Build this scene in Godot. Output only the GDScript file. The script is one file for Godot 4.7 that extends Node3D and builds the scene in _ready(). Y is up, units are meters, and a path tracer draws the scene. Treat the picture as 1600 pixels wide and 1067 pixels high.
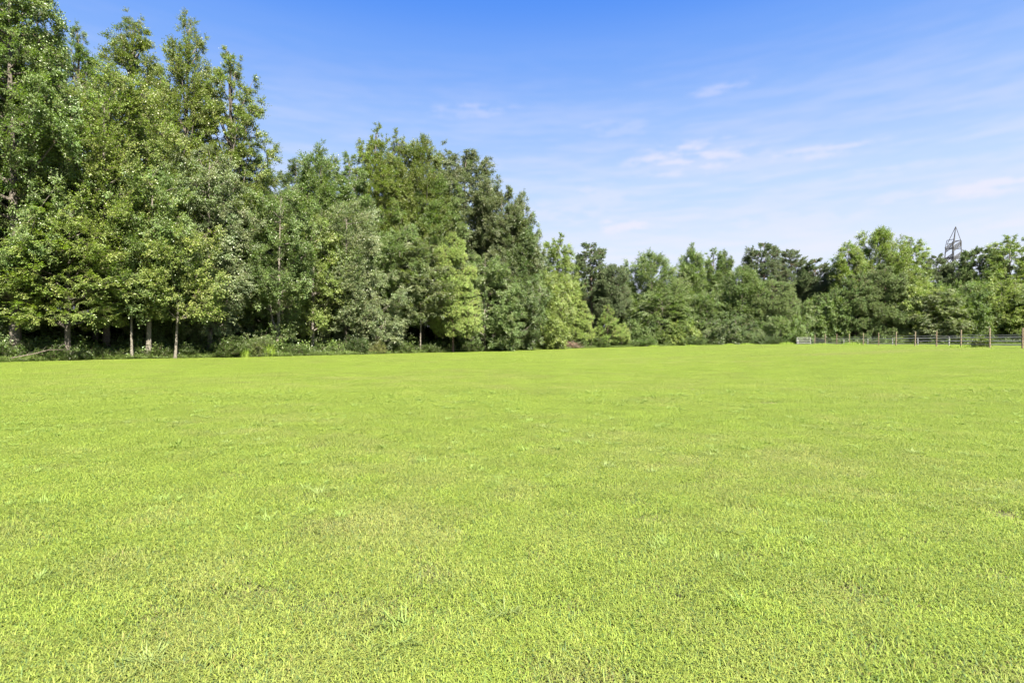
extends Node3D
# A mown lawn with woods along its left side, a far treeline, a fence and a lattice tower.

const EYE := 1.45
const EDGE := [[-70.0, 16.0], [-52.0, 26.0], [-44.0, 33.0], [-36.0, 39.5], [-31.0, 46.0], [-25.5, 51.0], [-21.5, 55.5], [-13.0, 69.0], [-4.0, 84.0], [5.0, 100.0], [13.0, 113.0], [24.0, 117.0], [40.0, 121.0], [62.0, 119.0], [80.0, 112.0], [100.0, 106.0], [140.0, 100.0]]

var used := {}
var rng := RandomNumberGenerator.new()
var M := {}
var S := {}
var noise := FastNoiseLite.new()

# ------------------------------------------------------------------ helpers
func numbered(called: String) -> String:
	if not used.has(called):
		used[called] = 0
		return called
	used[called] += 1
	return "%s_%03d" % [called, used[called]]

func tag(o: Node, label: String, category: String, group := "", kind := "") -> void:
	if label: o.set_meta("label", label)
	if category: o.set_meta("category", category)
	if group: o.set_meta("group", group)
	if kind: o.set_meta("kind", kind)

func base(called: String, at: Vector3, label: String, category: String, group := "") -> Node3D:
	var o := Node3D.new()
	o.name = numbered(called)
	add_child(o)
	o.position = at
	tag(o, label, category, group)
	return o

func put(called: String, mesh: Mesh, material: Material, parent: Node) -> MeshInstance3D:
	var o := MeshInstance3D.new()
	o.name = numbered(called) if parent == self else called
	o.mesh = mesh
	if material: o.material_override = material
	parent.add_child(o, true)
	return o

func scatter(called: String, mesh: Mesh, where: Array, tint: Array, parent: Node) -> MultiMeshInstance3D:
	var m := MultiMesh.new()
	m.transform_format = MultiMesh.TRANSFORM_3D
	m.use_colors = true
	m.mesh = mesh
	m.instance_count = where.size()
	for i in where.size():
		m.set_instance_transform(i, where[i])
		m.set_instance_color(i, tint[i])
	var o := MultiMeshInstance3D.new()
	o.name = numbered(called) if parent == self else called
	o.multimesh = m
	parent.add_child(o, true)
	return o

func rnd(a: float, b: float) -> float:
	return rng.randf_range(a, b)

func ground_y(x: float, z: float) -> float:
	return smoothstep(5.0, 45.0, x) * (1.0 - 0.45 * smoothstep(85.0, 135.0, -z)) + 0.035 * noise.get_noise_2d(x * 0.6, z * 0.6)

# depth of the wood's edge in front of the camera at x; positive result: inside the lawn
func lawn_side(x: float, z: float) -> float:
	var best := 1e9
	var sgn := 1.0
	for i in EDGE.size() - 1:
		var a := Vector2(EDGE[i][0], EDGE[i][1])
		var b := Vector2(EDGE[i + 1][0], EDGE[i + 1][1])
		var p := Vector2(x, -z)
		var t := clampf((p - a).dot(b - a) / (b - a).length_squared(), 0.0, 1.0)
		var d := (p - a.lerp(b, t)).length()
		if d < best:
			best = d
			sgn = 1.0 if (b - a).cross(p - a) < 0.0 else -1.0
	return best * sgn

class Shape:
	var v := PackedVector3Array()
	var n := PackedVector3Array()
	var c := PackedColorArray()
	var idx := PackedInt32Array()
	func tri(a: Vector3, b: Vector3, d: Vector3, col: Color) -> void:
		var k := v.size()
		var nn := (d - a).cross(b - a).normalized()
		v.append(a); v.append(b); v.append(d)
		for i in 3:
			n.append(nn)
			c.append(col)
			idx.append(k + i)
	# tapered tube through points p with radii r
	func tube(p: Array, r: Array, sides: int, col: Color) -> void:
		var k := v.size()
		var last := p.size() - 1
		for i in p.size():
			var d: Vector3 = (p[mini(i + 1, last)] - p[maxi(i - 1, 0)]).normalized()
			var u := d.cross(Vector3(0.31, 0.17, 0.93)).normalized()
			if absf(d.y) > 0.8:
				u = d.cross(Vector3(0.95, 0.05, 0.3)).normalized()
			var w := d.cross(u)
			for s in sides:
				var a := TAU * s / sides
				var o := u * cos(a) + w * sin(a)
				v.append(p[i] + o * r[i])
				n.append(o)
				c.append(col)
		for i in last:
			for s in sides:
				var a0 := k + i * sides + s
				var a1 := k + i * sides + (s + 1) % sides
				idx.append_array(PackedInt32Array([a0, a0 + sides, a1, a1, a0 + sides, a1 + sides]))
	func box(at: Vector3, size: Vector3, basis := Basis()) -> void:
		var h := size / 2
		for f in [[Vector3(1, 0, 0), Vector3(0, 1, 0), Vector3(0, 0, 1)], [Vector3(-1, 0, 0), Vector3(0, 0, 1), Vector3(0, 1, 0)], [Vector3(0, 1, 0), Vector3(0, 0, 1), Vector3(1, 0, 0)], [Vector3(0, -1, 0), Vector3(1, 0, 0), Vector3(0, 0, 1)], [Vector3(0, 0, 1), Vector3(1, 0, 0), Vector3(0, 1, 0)], [Vector3(0, 0, -1), Vector3(0, 1, 0), Vector3(1, 0, 0)]]:
			var q := []
			for s in [[-1, -1], [1, -1], [1, 1], [-1, 1]]:
				q.append(at + basis * ((f[0] + f[1] * s[0] + f[2] * s[1]) * h))
			tri(q[0], q[2], q[1], Color.WHITE)
			tri(q[0], q[3], q[2], Color.WHITE)
	func add_to(m: ArrayMesh, material: Material) -> ArrayMesh:
		var a := []
		a.resize(Mesh.ARRAY_MAX)
		a[Mesh.ARRAY_VERTEX] = v
		a[Mesh.ARRAY_NORMAL] = n
		a[Mesh.ARRAY_COLOR] = c
		a[Mesh.ARRAY_INDEX] = idx
		m.add_surface_from_arrays(Mesh.PRIMITIVE_TRIANGLES, a)
		m.surface_set_material(m.get_surface_count() - 1, material)
		return m
	func mesh(material: Material) -> ArrayMesh:
		return add_to(ArrayMesh.new(), material)

func noise_tex(freq: float, lo: Color, hi: Color, size := 512, seed_ := 1, octaves := 5) -> NoiseTexture2D:
	var n := FastNoiseLite.new()
	n.seed = seed_
	n.frequency = freq
	n.fractal_octaves = octaves
	var t := NoiseTexture2D.new()
	t.noise = n
	t.width = size
	t.height = size
	t.seamless = true
	var g := Gradient.new()
	g.set_color(0, lo)
	g.set_color(1, hi)
	g.set_offset(0, 0.25)
	g.set_offset(1, 0.75)
	t.color_ramp = g
	return t

func bark(lo: Color, hi: Color, seed_: int) -> StandardMaterial3D:
	var m := StandardMaterial3D.new()
	m.albedo_texture = noise_tex(0.02, lo.linear_to_srgb(), hi.linear_to_srgb(), 512, seed_)
	m.uv1_triplanar = true
	m.uv1_scale = Vector3(2.2, 0.7, 2.2)
	m.roughness = 0.9
	m.heightmap_enabled = true
	m.heightmap_texture = noise_tex(0.04, Color.BLACK, Color.WHITE, 512, seed_ + 9)
	m.heightmap_scale = 2.0
	return m

func leafy(rough: float, through: Color) -> StandardMaterial3D:
	var m := StandardMaterial3D.new()
	m.vertex_color_use_as_albedo = true
	m.roughness = rough
	m.backlight_enabled = true
	m.backlight = through
	m.cull_mode = BaseMaterial3D.CULL_DISABLED
	return m

func plain(c: Color, rough: float, metal := 0.0) -> StandardMaterial3D:
	var m := StandardMaterial3D.new()
	m.albedo_color = c.linear_to_srgb()
	m.roughness = rough
	m.metallic = metal
	return m

# ------------------------------------------------------------------ leaves
func leaf(s: Shape, at: Vector3, along: Vector3, up: Vector3, size: float, wide: float, col: Color) -> void:
	var side := along.cross(up).normalized()
	var nn := side.cross(along).normalized()
	var tip := at + along * size
	var mid := at + along * size * 0.45 - nn * size * 0.06
	var l := mid + side * size * wide + nn * size * 0.13
	var r := mid - side * size * wide + nn * size * 0.13
	tip -= nn * size * 0.12
	s.tri(at, l, tip, col)
	s.tri(at, tip, r, col)

func leaf_color() -> Color:
	var k := rnd(0.68, 1.3)
	var y := rnd(0.88, 1.18)
	return Color(k * y, k, k * rnd(0.8, 1.15))

func spray_mesh(kind: String, seed_: int) -> ArrayMesh:
	rng.seed = seed_
	var s := Shape.new()
	var w := Shape.new()
	if kind == "flat":          # tiered sprays: leaves in a drooping fan
		for k in 7:
			var a := rnd(-0.95, 0.95)
			var l := rnd(0.7, 1.35) * (1.0 - 0.35 * absf(a))
			var d := Vector3(cos(a), rnd(-0.28, 0.38), sin(a))
			w.tube([Vector3.ZERO, d * l * 0.5 + Vector3(0, 0.03, 0), d * l - Vector3(0, 0.1, 0)], [0.012, 0.008, 0.003], 3, Color.WHITE)
			for j in 22:
				var t := rnd(0.2, 1.05)
				var p := d * l * t + Vector3(0, 0.06 * t - 0.2 * t * t + rnd(-0.05, 0.05), 0) + Vector3(rnd(-0.08, 0.08), 0, rnd(-0.1, 0.1))
				var out := (d + Vector3(rnd(-0.7, 0.7), rnd(-0.45, 0.1), rnd(-0.7, 0.7))).normalized()
				leaf(s, p, out, Vector3(rnd(-0.5, 0.5), 1, rnd(-0.5, 0.5)), rnd(0.09, 0.16), 0.3, leaf_color())
	elif kind == "round":       # leaf clusters all round a twig
		for k in 8:
			var d := Vector3(rnd(0.25, 1.0), rnd(-0.5, 0.8), rnd(-0.8, 0.8)).normalized()
			var l := rnd(0.45, 1.0)
			w.tube([Vector3.ZERO, d * l * 0.5, d * l], [0.014, 0.009, 0.003], 3, Color.WHITE)
			for j in 19:
				var t := rnd(0.3, 1.08)
				var p := d * l * t + Vector3(rnd(-0.13, 0.13), rnd(-0.13, 0.13), rnd(-0.13, 0.13))
				var out := (d * 0.6 + Vector3(rnd(-1, 1), rnd(-0.9, 0.4), rnd(-1, 1))).normalized()
				leaf(s, p, out, Vector3(rnd(-0.9, 0.9), 1, rnd(-0.9, 0.9)), rnd(0.095, 0.17), 0.34, leaf_color())
	elif kind == "small":       # shrubs: many small leaves
		for k in 9:
			var d := Vector3(rnd(-0.6, 1.0), rnd(0.0, 1.0), rnd(-0.8, 0.8)).normalized()
			var l := rnd(0.3, 0.75)
			w.tube([Vector3.ZERO, d * l * 0.5, d * l], [0.008, 0.006, 0.002], 3, Color.WHITE)
			for j in 14:
				var t := rnd(0.2, 1.05)
				var p := d * l * t + Vector3(rnd(-0.09, 0.09), rnd(-0.09, 0.09), rnd(-0.09, 0.09))
				var out := (d * 0.6 + Vector3(rnd(-1, 1), rnd(-0.6, 0.6), rnd(-1, 1))).normalized()
				leaf(s, p, out, Vector3(rnd(-0.8, 0.8), 1, rnd(-0.8, 0.8)), rnd(0.07, 0.13), 0.3, leaf_color())
	else:                       # pine: tufts of needles
		for k in 7:
			var d := Vector3(rnd(0.4, 1.0), rnd(-0.15, 0.55), rnd(-0.75, 0.75)).normalized()
			var l := rnd(0.35, 0.95)
			w.tube([Vector3.ZERO, d * l * 0.5, d * l + Vector3(0, 0.08, 0)], [0.016, 0.012, 0.007], 3, Color.WHITE)
			var tip := d * l + Vector3(0, 0.08, 0)
			var ax := (d + Vector3(0, 0.5, 0)).normalized()
			var tc := leaf_color()
			for j in 55:
				var q := (ax * rnd(-0.1, 1.2) + Vector3(rnd(-1, 1), rnd(-1, 1), rnd(-1, 1))).normalized()
				var p := tip - ax * rnd(0.0, 0.22)
				var e := p + q * rnd(0.15, 0.26)
				var side := q.cross(Vector3(rnd(-1, 1), rnd(-1, 1), rnd(-1, 1))).normalized() * 0.011
				var kk := rnd(0.8, 1.2)
				s.tri(p - side, p + side, e, Color(tc.r * kk, tc.g * kk, tc.b * kk))
	var m := s.mesh(M.needle if kind == "puff" else M.leaf)
	return w.add_to(m, M.twig)

const TONES := {
	"mid": [0.162, 0.230, 0.082], "light": [0.222, 0.286, 0.082], "dark": [0.122, 0.172, 0.070], "silver": [0.192, 0.238, 0.124],
	"tulip": [0.180, 0.226, 0.068], "oak": [0.136, 0.166, 0.084], "lightfar": [0.205, 0.270, 0.082], "pine": [0.112, 0.156, 0.068],
	"pinelight": [0.225, 0.305, 0.078], "pineolive": [0.150, 0.212, 0.072],
}

func envelope(kind: String, t: float) -> float:
	match kind:
		"tulip": return pow(clampf(sin(PI * clampf(0.15 + 0.80 * pow(t, 0.8), 0, 1)), 0, 1), 0.7)
		"layered": return pow(clampf(sin(PI * clampf(0.16 + 0.80 * pow(t, 0.85), 0, 1)), 0, 1), 0.6)
		"pine": return pow(clampf(sin(PI * clampf(0.20 + 0.72 * t, 0, 1)), 0, 1), 0.7)
		"youngpine": return pow(clampf(1.0 - t, 0, 1), 0.52) * (0.75 + 0.25 * smoothstep(0.0, 0.2, t))
	return pow(clampf(sin(PI * clampf(0.17 + 0.76 * pow(t, 0.85), 0, 1)), 0, 1), 0.55)

# a tree: trunk with limbs, and a crown of leaf sprays that grow along the limbs
func tree(called: String, kind: String, label: String, x: float, z: float, h: float, cr: float, cb: float, tone: String, tr: float, dens: float, lean: float, group: String, seed_: int) -> Node3D:
	rng.seed = seed_
	var root := base(called, Vector3(x, ground_y(x, z) - 0.03, z), label, "tree", group)
	root.rotation.y = rnd(0, TAU) if lean == 0.0 else 0.0
	var pine := kind == "pine" or kind == "youngpine"
	var w := Shape.new()
	var pts := []
	var rad := []
	var bx := rnd(-0.5, 0.5)
	var bz := rnd(-0.5, 0.5)
	var seg := 9
	for i in seg + 1:
		var t := float(i) / seg
		pts.append(Vector3(sin(t * 5.0 + bx * 6.0) * 0.012 * h * bx + lean * h * t - sin(bx * 6.0) * 0.012 * h * bx, (h * 0.97) * t - 0.12 * float(i == 0), sin(t * 4.0 + bz * 7.0) * 0.012 * h * bz - sin(bz * 7.0) * 0.012 * h * bz))
		rad.append(tr * (pow(1.0 - t, 0.8) * 0.92 + 0.06) * (1.35 if i == 0 else 1.0))
	w.tube(pts, rad, 8, Color.WHITE)
	var axis := func(y: float) -> Vector3:
		var f := clampf(y / (h * 0.97), 0, 0.9999) * seg
		return (pts[int(f)] as Vector3).lerp(pts[int(f) + 1], f - int(f))
	var ch := h - cb
	var limbs := int(clampf(ch * (2.6 if kind != "pine" else 2.2) + 8.0, 16, 80))
	if kind == "layered": limbs = int(limbs * 1.5)
	var want := int(clampf(cr * ch * 12.0 * dens, 70, 3000))
	if pine: want = int(want * 1.5)
	if kind == "layered": want = int(want * 1.35)
	if kind == "tulip": want = int(want * 1.4)
	var size := 1.0 + smoothstep(70.0, 140.0, -z) * 0.35
	if size > 1.0: want = int(want / (size * size * 0.8))
	var where := []
	var tint := []
	var base_c: Array = TONES[tone]
	var tree_k := rnd(0.92, 1.08)
	var ang := rnd(0, TAU)
	for i in limbs:
		var t := (i + rnd(0.1, 0.9)) / limbs
		ang += 2.4 + rnd(-0.5, 0.5)
		var y_end := cb + ch * clampf(t + rnd(-0.05, 0.03), 0.0, 1.0)
		var reach := cr * envelope(kind, t) * rnd(0.68, 1.12)
		var rise := 0.0
		match kind:
			"tulip": rise = reach * rnd(1.6, 3.4)
			"layered": rise = reach * rnd(0.1, 0.7)
			"pine": rise = reach * rnd(0.0, 0.35)
			"youngpine": rise = reach * rnd(0.1, 0.5)
			_: rise = reach * rnd(0.4, 1.1)
		if t > 0.93:
			reach *= 0.5
		var y0 := clampf(y_end - rise, cb * 0.75, h * 0.95)
		var a: Vector3 = axis.call(y0)
		var e: Vector3 = axis.call(minf(y_end, h * 0.97))
		e.y = y_end
		e += Vector3(cos(ang), 0, sin(ang)) * reach
		var m1 := a.lerp(e, 0.5) + Vector3(rnd(-0.1, 0.1), (0.10 if kind == "layered" else -0.12) * reach + rnd(-0.1, 0.1), rnd(-0.1, 0.1)) * 1.0
		var r0 := clampf(tr * 0.42 * (1.0 - 0.55 * y0 / h), 0.012, 0.11)
		w.tube([a, a.lerp(m1, 0.5) + Vector3(0, -0.02, 0), m1, m1.lerp(e, 0.55), e], [r0, r0 * 0.8, r0 * 0.6, r0 * 0.38, 0.008], 5, Color.WHITE)
		var dir := (e - m1).normalized()
		var side := dir.cross(Vector3.UP).normalized()
		# clump of foliage about the limb
		var n := int(ceil(want / float(limbs) * clampf(reach / (cr * 0.75), 0.5, 1.6)))
		var clump := clampf(reach * (0.40 if kind == "tulip" else (0.6 if pine else 0.46)), 0.5, 2.2 if kind != "tulip" else 1.6)
		for j in n:
			var u := pow(rnd(0.0, 1.0), 0.62)
			u = 0.22 + 0.78 * u
			var p := (a.lerp(m1, u * 2.0) if u < 0.5 else m1.lerp(e, u * 2.0 - 1.0))
			var q := rnd(-1, 1) * (1.1 - 0.5 * u)
			var up := rnd(-1, 1)
			if kind == "layered":
				p += side * q * clump * 1.2 + Vector3(0, up * 0.55 - 0.3 * q * q, 0)
			elif kind == "tulip":
				p += (side * q + dir * up * 0.6 + Vector3(rnd(-0.5, 0.5), rnd(-0.5, 0.9), rnd(-0.5, 0.5))) * clump
			elif pine:
				p += (side * q * 0.9 + Vector3(0, up * 0.5, 0)) * clump
			else:
				p += (side * q + Vector3(rnd(-0.4, 0.4), up * 0.7, rnd(-0.4, 0.4))) * clump
			var face := (Vector3(cos(ang), 0, sin(ang)) + side * q * 0.9 + Vector3(rnd(-0.35, 0.35), rnd(-0.2, 0.35) + (0.7 if kind == "tulip" else 0.0), rnd(-0.35, 0.35))).normalized()
			var right := face.cross(Vector3.UP).normalized()
			var top := right.cross(face).normalized()
			var roll := rnd(-0.6, 0.6) if kind == "layered" or pine else rnd(-1.1, 1.1)
			var sc := rnd(0.7, 1.2) * size * clampf(0.35 + reach * 0.35, 0.55, 1.0)
			where.append(Transform3D(Basis(face, top, right).rotated(face, roll).scaled(Vector3.ONE * sc), p))
			var kk := tree_k * rnd(0.85, 1.15)
			var yy := rnd(0.94, 1.08)
			tint.append(Color(base_c[0] * kk * yy, base_c[1] * kk, base_c[2] * kk))
	if called == "forked_tree":
		var f0: Vector3 = axis.call(h * 0.13)
		w.tube([f0, f0 + Vector3(-0.5, h * 0.08, 0.2), f0 + Vector3(-0.75, h * 0.2, 0.3), f0 + Vector3(-1.3, h * 0.5, 0.2)], [tr * 0.75, tr * 0.62, tr * 0.5, 0.03], 8, Color.WHITE)
	var bark_m: Material = M.bark_pine if pine else (M.bark_pale if tr < 0.22 else M.bark_grey)
	put("trunk", w.mesh(bark_m), null, root)
	var set_: Array = S.puff if pine else (S.flat if kind == "layered" else S.round)
	var crown := scatter("crown", set_[seed_ % set_.size()], where, tint, root)
	crown.set_meta("kind", "stuff")
	return root


# ------------------------------------------------------------------ grass
func blade_patch(count: int, side: float, width: float, lo: float, hi: float, seed_: int) -> ArrayMesh:
	rng.seed = seed_
	var s := Shape.new()
	for i in count:
		var p := Vector3(rnd(-0.5, 0.5) + rnd(-0.5, 0.5), 0, rnd(-0.5, 0.5) + rnd(-0.5, 0.5)) * side * 0.62
		var a := rnd(0, TAU)
		var l := rnd(lo, hi) * (1.0 if rng.randf() < 0.93 else 1.5)
		var lay := rnd(0.8, 2.0)
		var d := Vector3(cos(a), 0, sin(a))
		var w := Vector3(-sin(a), 0, cos(a)) * width * rnd(0.55, 1.5)
		if rng.randf() < 0.22:                     # cut blades lying flat on the turf
			l *= 1.5
			lay = rnd(1.5, 2.1)
			p.y = rnd(0.006, 0.02)
			w *= 0.7
		var m := p + d * l * 0.45 * sin(lay) * 0.8 + Vector3(0, l * 0.55 * cos(lay * 0.6), 0)
		var t := m + d * l * 0.5 * sin(minf(lay * 1.5, 1.75)) + Vector3(0, l * 0.5 * cos(minf(lay * 1.5, 1.75)), 0)
		p.y -= 0.008
		var k := rnd(0.75, 1.25)
		var c := Color(k * rnd(0.88, 1.12), k, k * rnd(0.7, 1.2))
		var dice := rng.randf()
		if dice < 0.06: c = Color(1.5, 1.1, 2.6) * rnd(0.6, 1.1)      # straw
		elif dice < 0.09: c = Color(1.3, 1.22, 2.0) * rnd(0.8, 1.1)     # pale blades
		elif dice < 0.24: c = Color(0.36, 0.5, 0.7) * k
		var n0 := (m - p).cross(w).normalized()
		if n0.y < 0:
			w = -w
			n0 = -n0
		var n1 := (t - m).cross(w).normalized()
		var b := s.v.size()
		s.v.append_array(PackedVector3Array([p - w, p + w, m + w * 0.8, m - w * 0.8, t]))
		s.n.append_array(PackedVector3Array([n0, n0, (n0 + n1).normalized(), (n0 + n1).normalized(), n1]))
		for j in 5: s.c.append(c)
		s.idx.append_array(PackedInt32Array([b, b + 1, b + 2, b, b + 2, b + 3, b + 3, b + 2, b + 4]))
	return s.mesh(M.grass)

func grass_tint(x: float, z: float) -> Color:
	var a := noise.get_noise_2d(x * 5.0 + 300.0, z * 5.0)
	var b := noise.get_noise_2d(x * 22.0, z * 22.0 + 700.0)
	var d := noise.get_noise_2d(x * 1.3 - 900.0, z * 1.3)
	var fine := noise.get_noise_2d(x * 60.0 - 70.0, z * 60.0)
	var dry := clampf(a * 0.35 + b * 0.4 + d * 0.3 + fine * 0.45, -0.6, 0.8)
	var q := Vector2((x - 27.0) / 7.0, (z + 43.5) / 2.2)      # worn, dry strip before the fence
	dry = maxf(dry, 0.75 * exp(-q.length_squared()) * (1.0 + 1.2 * b))
	var c := Color(0.187, 0.246, 0.034)
	c = c.lerp(Color(0.235, 0.225, 0.085), clampf(dry, 0, 1)) if dry > 0 else c.lerp(Color(0.126, 0.200, 0.030), -dry * 1.2)
	return c * rnd(0.86, 1.12)

func grow_lawn() -> void:
	var lawn := Node3D.new()
	lawn.name = numbered("lawn_grass")
	add_child(lawn)
	tag(lawn, "short mown yellow green grass covering the whole field", "grass", "", "stuff")
	var bands := [
		{"from": -2.0, "to": 13.0, "step": 0.26, "seeds": [11, 12, 13, 14], "n": 1500, "side": 0.5, "w": 0.0023, "lo": 0.02, "hi": 0.05},
		{"from": 13.0, "to": 42.0, "step": 0.62, "seeds": [21, 22, 23], "n": 3600, "side": 1.15, "w": 0.0032, "lo": 0.022, "hi": 0.052},
		{"from": 42.0, "to": 128.0, "step": 1.35, "seeds": [31, 32, 33], "n": 3600, "side": 2.6, "w": 0.008, "lo": 0.03, "hi": 0.06}]
	for b in bands:
		var where := []
		var tint := []
		for k in b.seeds.size():
			where.append([])
			tint.append([])
		rng.seed = 77
		var d: float = b.from
		while d < b.to:
			var half: float = maxf(d, 0.5) * 1.0 + 3.5
			var x := -half
			while x < half:
				var px := x + rnd(-0.5, 0.5) * float(b.step)
				var pz := -(d + rnd(-0.5, 0.5) * float(b.step))
				x += b.step
				var inside := lawn_side(px, pz) if d > 25.0 else 9.0
				if inside < -0.6: continue
				if d < 13.0 and noise.get_noise_2d(px * 16.0 - 50.0, pz * 16.0) > 0.36 and rng.randf() < 0.2: continue   # thin spots
				var k := rng.randi() % int(b.seeds.size())
				var e := 0.3
				var nn := Vector3(ground_y(px - e, pz) - ground_y(px + e, pz), 2.0 * e, ground_y(px, pz - e) - ground_y(px, pz + e)).normalized()
				var f := Vector3.RIGHT.rotated(Vector3.UP, rnd(0, TAU))
				var r := f.cross(nn).normalized()
				var tall := rnd(0.6, 0.85) * (1.0 + 0.5 * maxf(0.0, noise.get_noise_2d(px * 30.0, pz * 30.0)))
				where[k].append(Transform3D(Basis(nn.cross(r), nn * tall, r), Vector3(px, ground_y(px, pz), pz)))
				tint[k].append(grass_tint(px, pz))
			d += b.step
		for k in b.seeds.size():
			var o := scatter("grass_blades", blade_patch(b.n, b.side, b.w, b.lo, b.hi, b.seeds[k]), where[k], tint[k], lawn)
			o.set_meta("kind", "stuff")
	# coarse flat-lying grass clumps among the fine blades
	rng.seed = 78
	var cw := []
	var ct := []
	for i in 2600:
		var d := 1.6 + 15.0 * sqrt(rng.randf())
		var px := rnd(-1, 1) * (d + 2.0)
		if noise.get_noise_2d(px * 9.0 + 40.0, d * 9.0) < -0.02: continue
		var f := Vector3.RIGHT.rotated(Vector3.UP, rnd(0, TAU))
		var k := rnd(0.45, 0.95)
		cw.append(Transform3D(Basis(f, Vector3.UP, f.cross(Vector3.UP)).scaled(Vector3(k, k * rnd(0.6, 1.1), k)), Vector3(px, ground_y(px, -d), -d)))
		ct.append(grass_tint(px, -d) * Color(0.82, 0.92, 1.2))
	var cl := scatter("coarse_grass", rosette(), cw, ct, lawn)
	cl.set_meta("kind", "stuff")

func rosette() -> ArrayMesh:
	rng.seed = 79
	var s := Shape.new()
	for i in 34:
		var a := rnd(0, TAU)
		var d := Vector3(cos(a), 0, sin(a))
		var p := d * rnd(0.0, 0.05) + Vector3(rnd(-0.04, 0.04), 0, rnd(-0.04, 0.04))
		var l := rnd(0.06, 0.15)
		var w := Vector3(-sin(a), 0, cos(a)) * rnd(0.002, 0.0042)
		var up := rnd(0.25, 0.9)
		var m := p + d * l * 0.5 + Vector3(0, l * 0.5 * up + 0.015, 0)
		var t := m + d * l * 0.5 + Vector3(0, l * rnd(-0.2, 0.25), 0)
		var k := rnd(0.75, 1.25)
		var c := Color(k, k, k) if rng.randf() > 0.08 else Color(1.2, 1.1, 1.8)
		s.tri(p + w, p - w, m - w, c)
		s.tri(p + w, m - w, m + w, c)
		s.tri(m + w, m - w, t, c)
	return s.mesh(M.grass)

func sheet(x0: float, x1: float, d0: float, d1: float, step: float, lift: float, keep: Callable, material: Material) -> ArrayMesh:
	var st := SurfaceTool.new()
	st.begin(Mesh.PRIMITIVE_TRIANGLES)
	var nx := int((x1 - x0) / step)
	var nd := int((d1 - d0) / step)
	for j in nd + 1:
		for i in nx + 1:
			var x := x0 + i * step
			var z := -(d0 + j * step)
			st.set_uv(Vector2(x, z))
			st.set_smooth_group(0)
			st.add_vertex(Vector3(x, ground_y(x, z) + lift, z))
	for j in nd:
		for i in nx:
			if keep.call(x0 + (i + 0.5) * step, -(d0 + (j + 0.5) * step)):
				var a := j * (nx + 1) + i
				for k in [a, a + nx + 1, a + 1, a + 1, a + nx + 1, a + nx + 2]:
					st.add_index(k)
	st.generate_normals()
	var m := st.commit()
	m.surface_set_material(0, material)
	return m

# ------------------------------------------------------------------ shrubs and weeds
func shrub(label: String, x: float, z: float, r: float, h: float, c: Color, n: int, seed_: int, group: String, called := "shrub", mesh_set := "small", category := "shrub") -> void:
	rng.seed = seed_
	var root := base(called, Vector3(x, ground_y(x, z), z), label, category, group)
	var w := Shape.new()
	var where := []
	var tint := []
	for k in 9:
		var a := rnd(0, TAU)
		var e := Vector3(cos(a) * r * rnd(0.3, 0.9), h * rnd(0.5, 0.95), sin(a) * r * rnd(0.3, 0.9))
		w.tube([Vector3(cos(a) * 0.1, -0.05, sin(a) * 0.1), e * 0.5 + Vector3(0, 0.1, 0), e], [0.018, 0.012, 0.005], 4, Color.WHITE)
	for k in n:
		var a := rnd(0, TAU)
		var u := sqrt(rnd(0.05, 1.0))
		var lump := 0.75 + 0.35 * sin(a * 3.0 + seed_) * u
		var p := Vector3(cos(a) * r * u, 0, sin(a) * r * u) * lump
		p.y = h * rnd(0.08, 1.0) * (1.0 - 0.55 * u * u) * lump
		var face := (Vector3(cos(a), rnd(0.1, 1.1), sin(a)) + Vector3(rnd(-0.5, 0.5), 0, rnd(-0.5, 0.5))).normalized()
		var right := face.cross(Vector3.UP).normalized()
		where.append(Transform3D(Basis(face, right.cross(face), right).rotated(face, rnd(-0.8, 0.8)).scaled(Vector3.ONE * rnd(0.6, 1.15)), p))
		tint.append(c * rnd(0.8, 1.2))
	put("stems", w.mesh(M.twig), null, root)
	var o := scatter("foliage", S[mesh_set][seed_ % S[mesh_set].size()], where, tint, root)
	o.set_meta("kind", "stuff")

func tall_tuft(label: String, x: float, z: float, r: float, h: float, c: Color, seed_: int, group: String) -> void:
	rng.seed = seed_
	var root := base("tall_grass_tuft", Vector3(x, ground_y(x, z), z), label, "grass tuft", group)
	var s := Shape.new()
	for i in 420:
		var a := rnd(0, TAU)
		var u := sqrt(rng.randf()) * r
		var p := Vector3(cos(a) * u, -0.02, sin(a) * u)
		var b := rnd(0, TAU)
		var l := h * rnd(0.45, 1.15) * (1.0 - 0.4 * u / r)
		var lay := rnd(0.15, 0.9)
		var d := Vector3(cos(b), 0, sin(b))
		var w := Vector3(-sin(b), 0, cos(b)) * rnd(0.006, 0.013)
		var m := p + d * l * 0.25 * lay + Vector3(0, l * 0.6, 0)
		var t := m + d * l * 0.55 * lay + Vector3(0, l * 0.45 * (1.0 - lay), 0)
		var k := rnd(0.75, 1.25)
		var col := Color(c.r * k * rnd(0.9, 1.2), c.g * k, c.b * k)
		s.tri(p - w, p + w, m + w * 0.8, col)
		s.tri(p - w, m + w * 0.8, m - w * 0.8, col)
		s.tri(m - w * 0.8, m + w * 0.8, t, col)
	put("blades", s.mesh(M.grass), null, root).set_meta("kind", "stuff")

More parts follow.
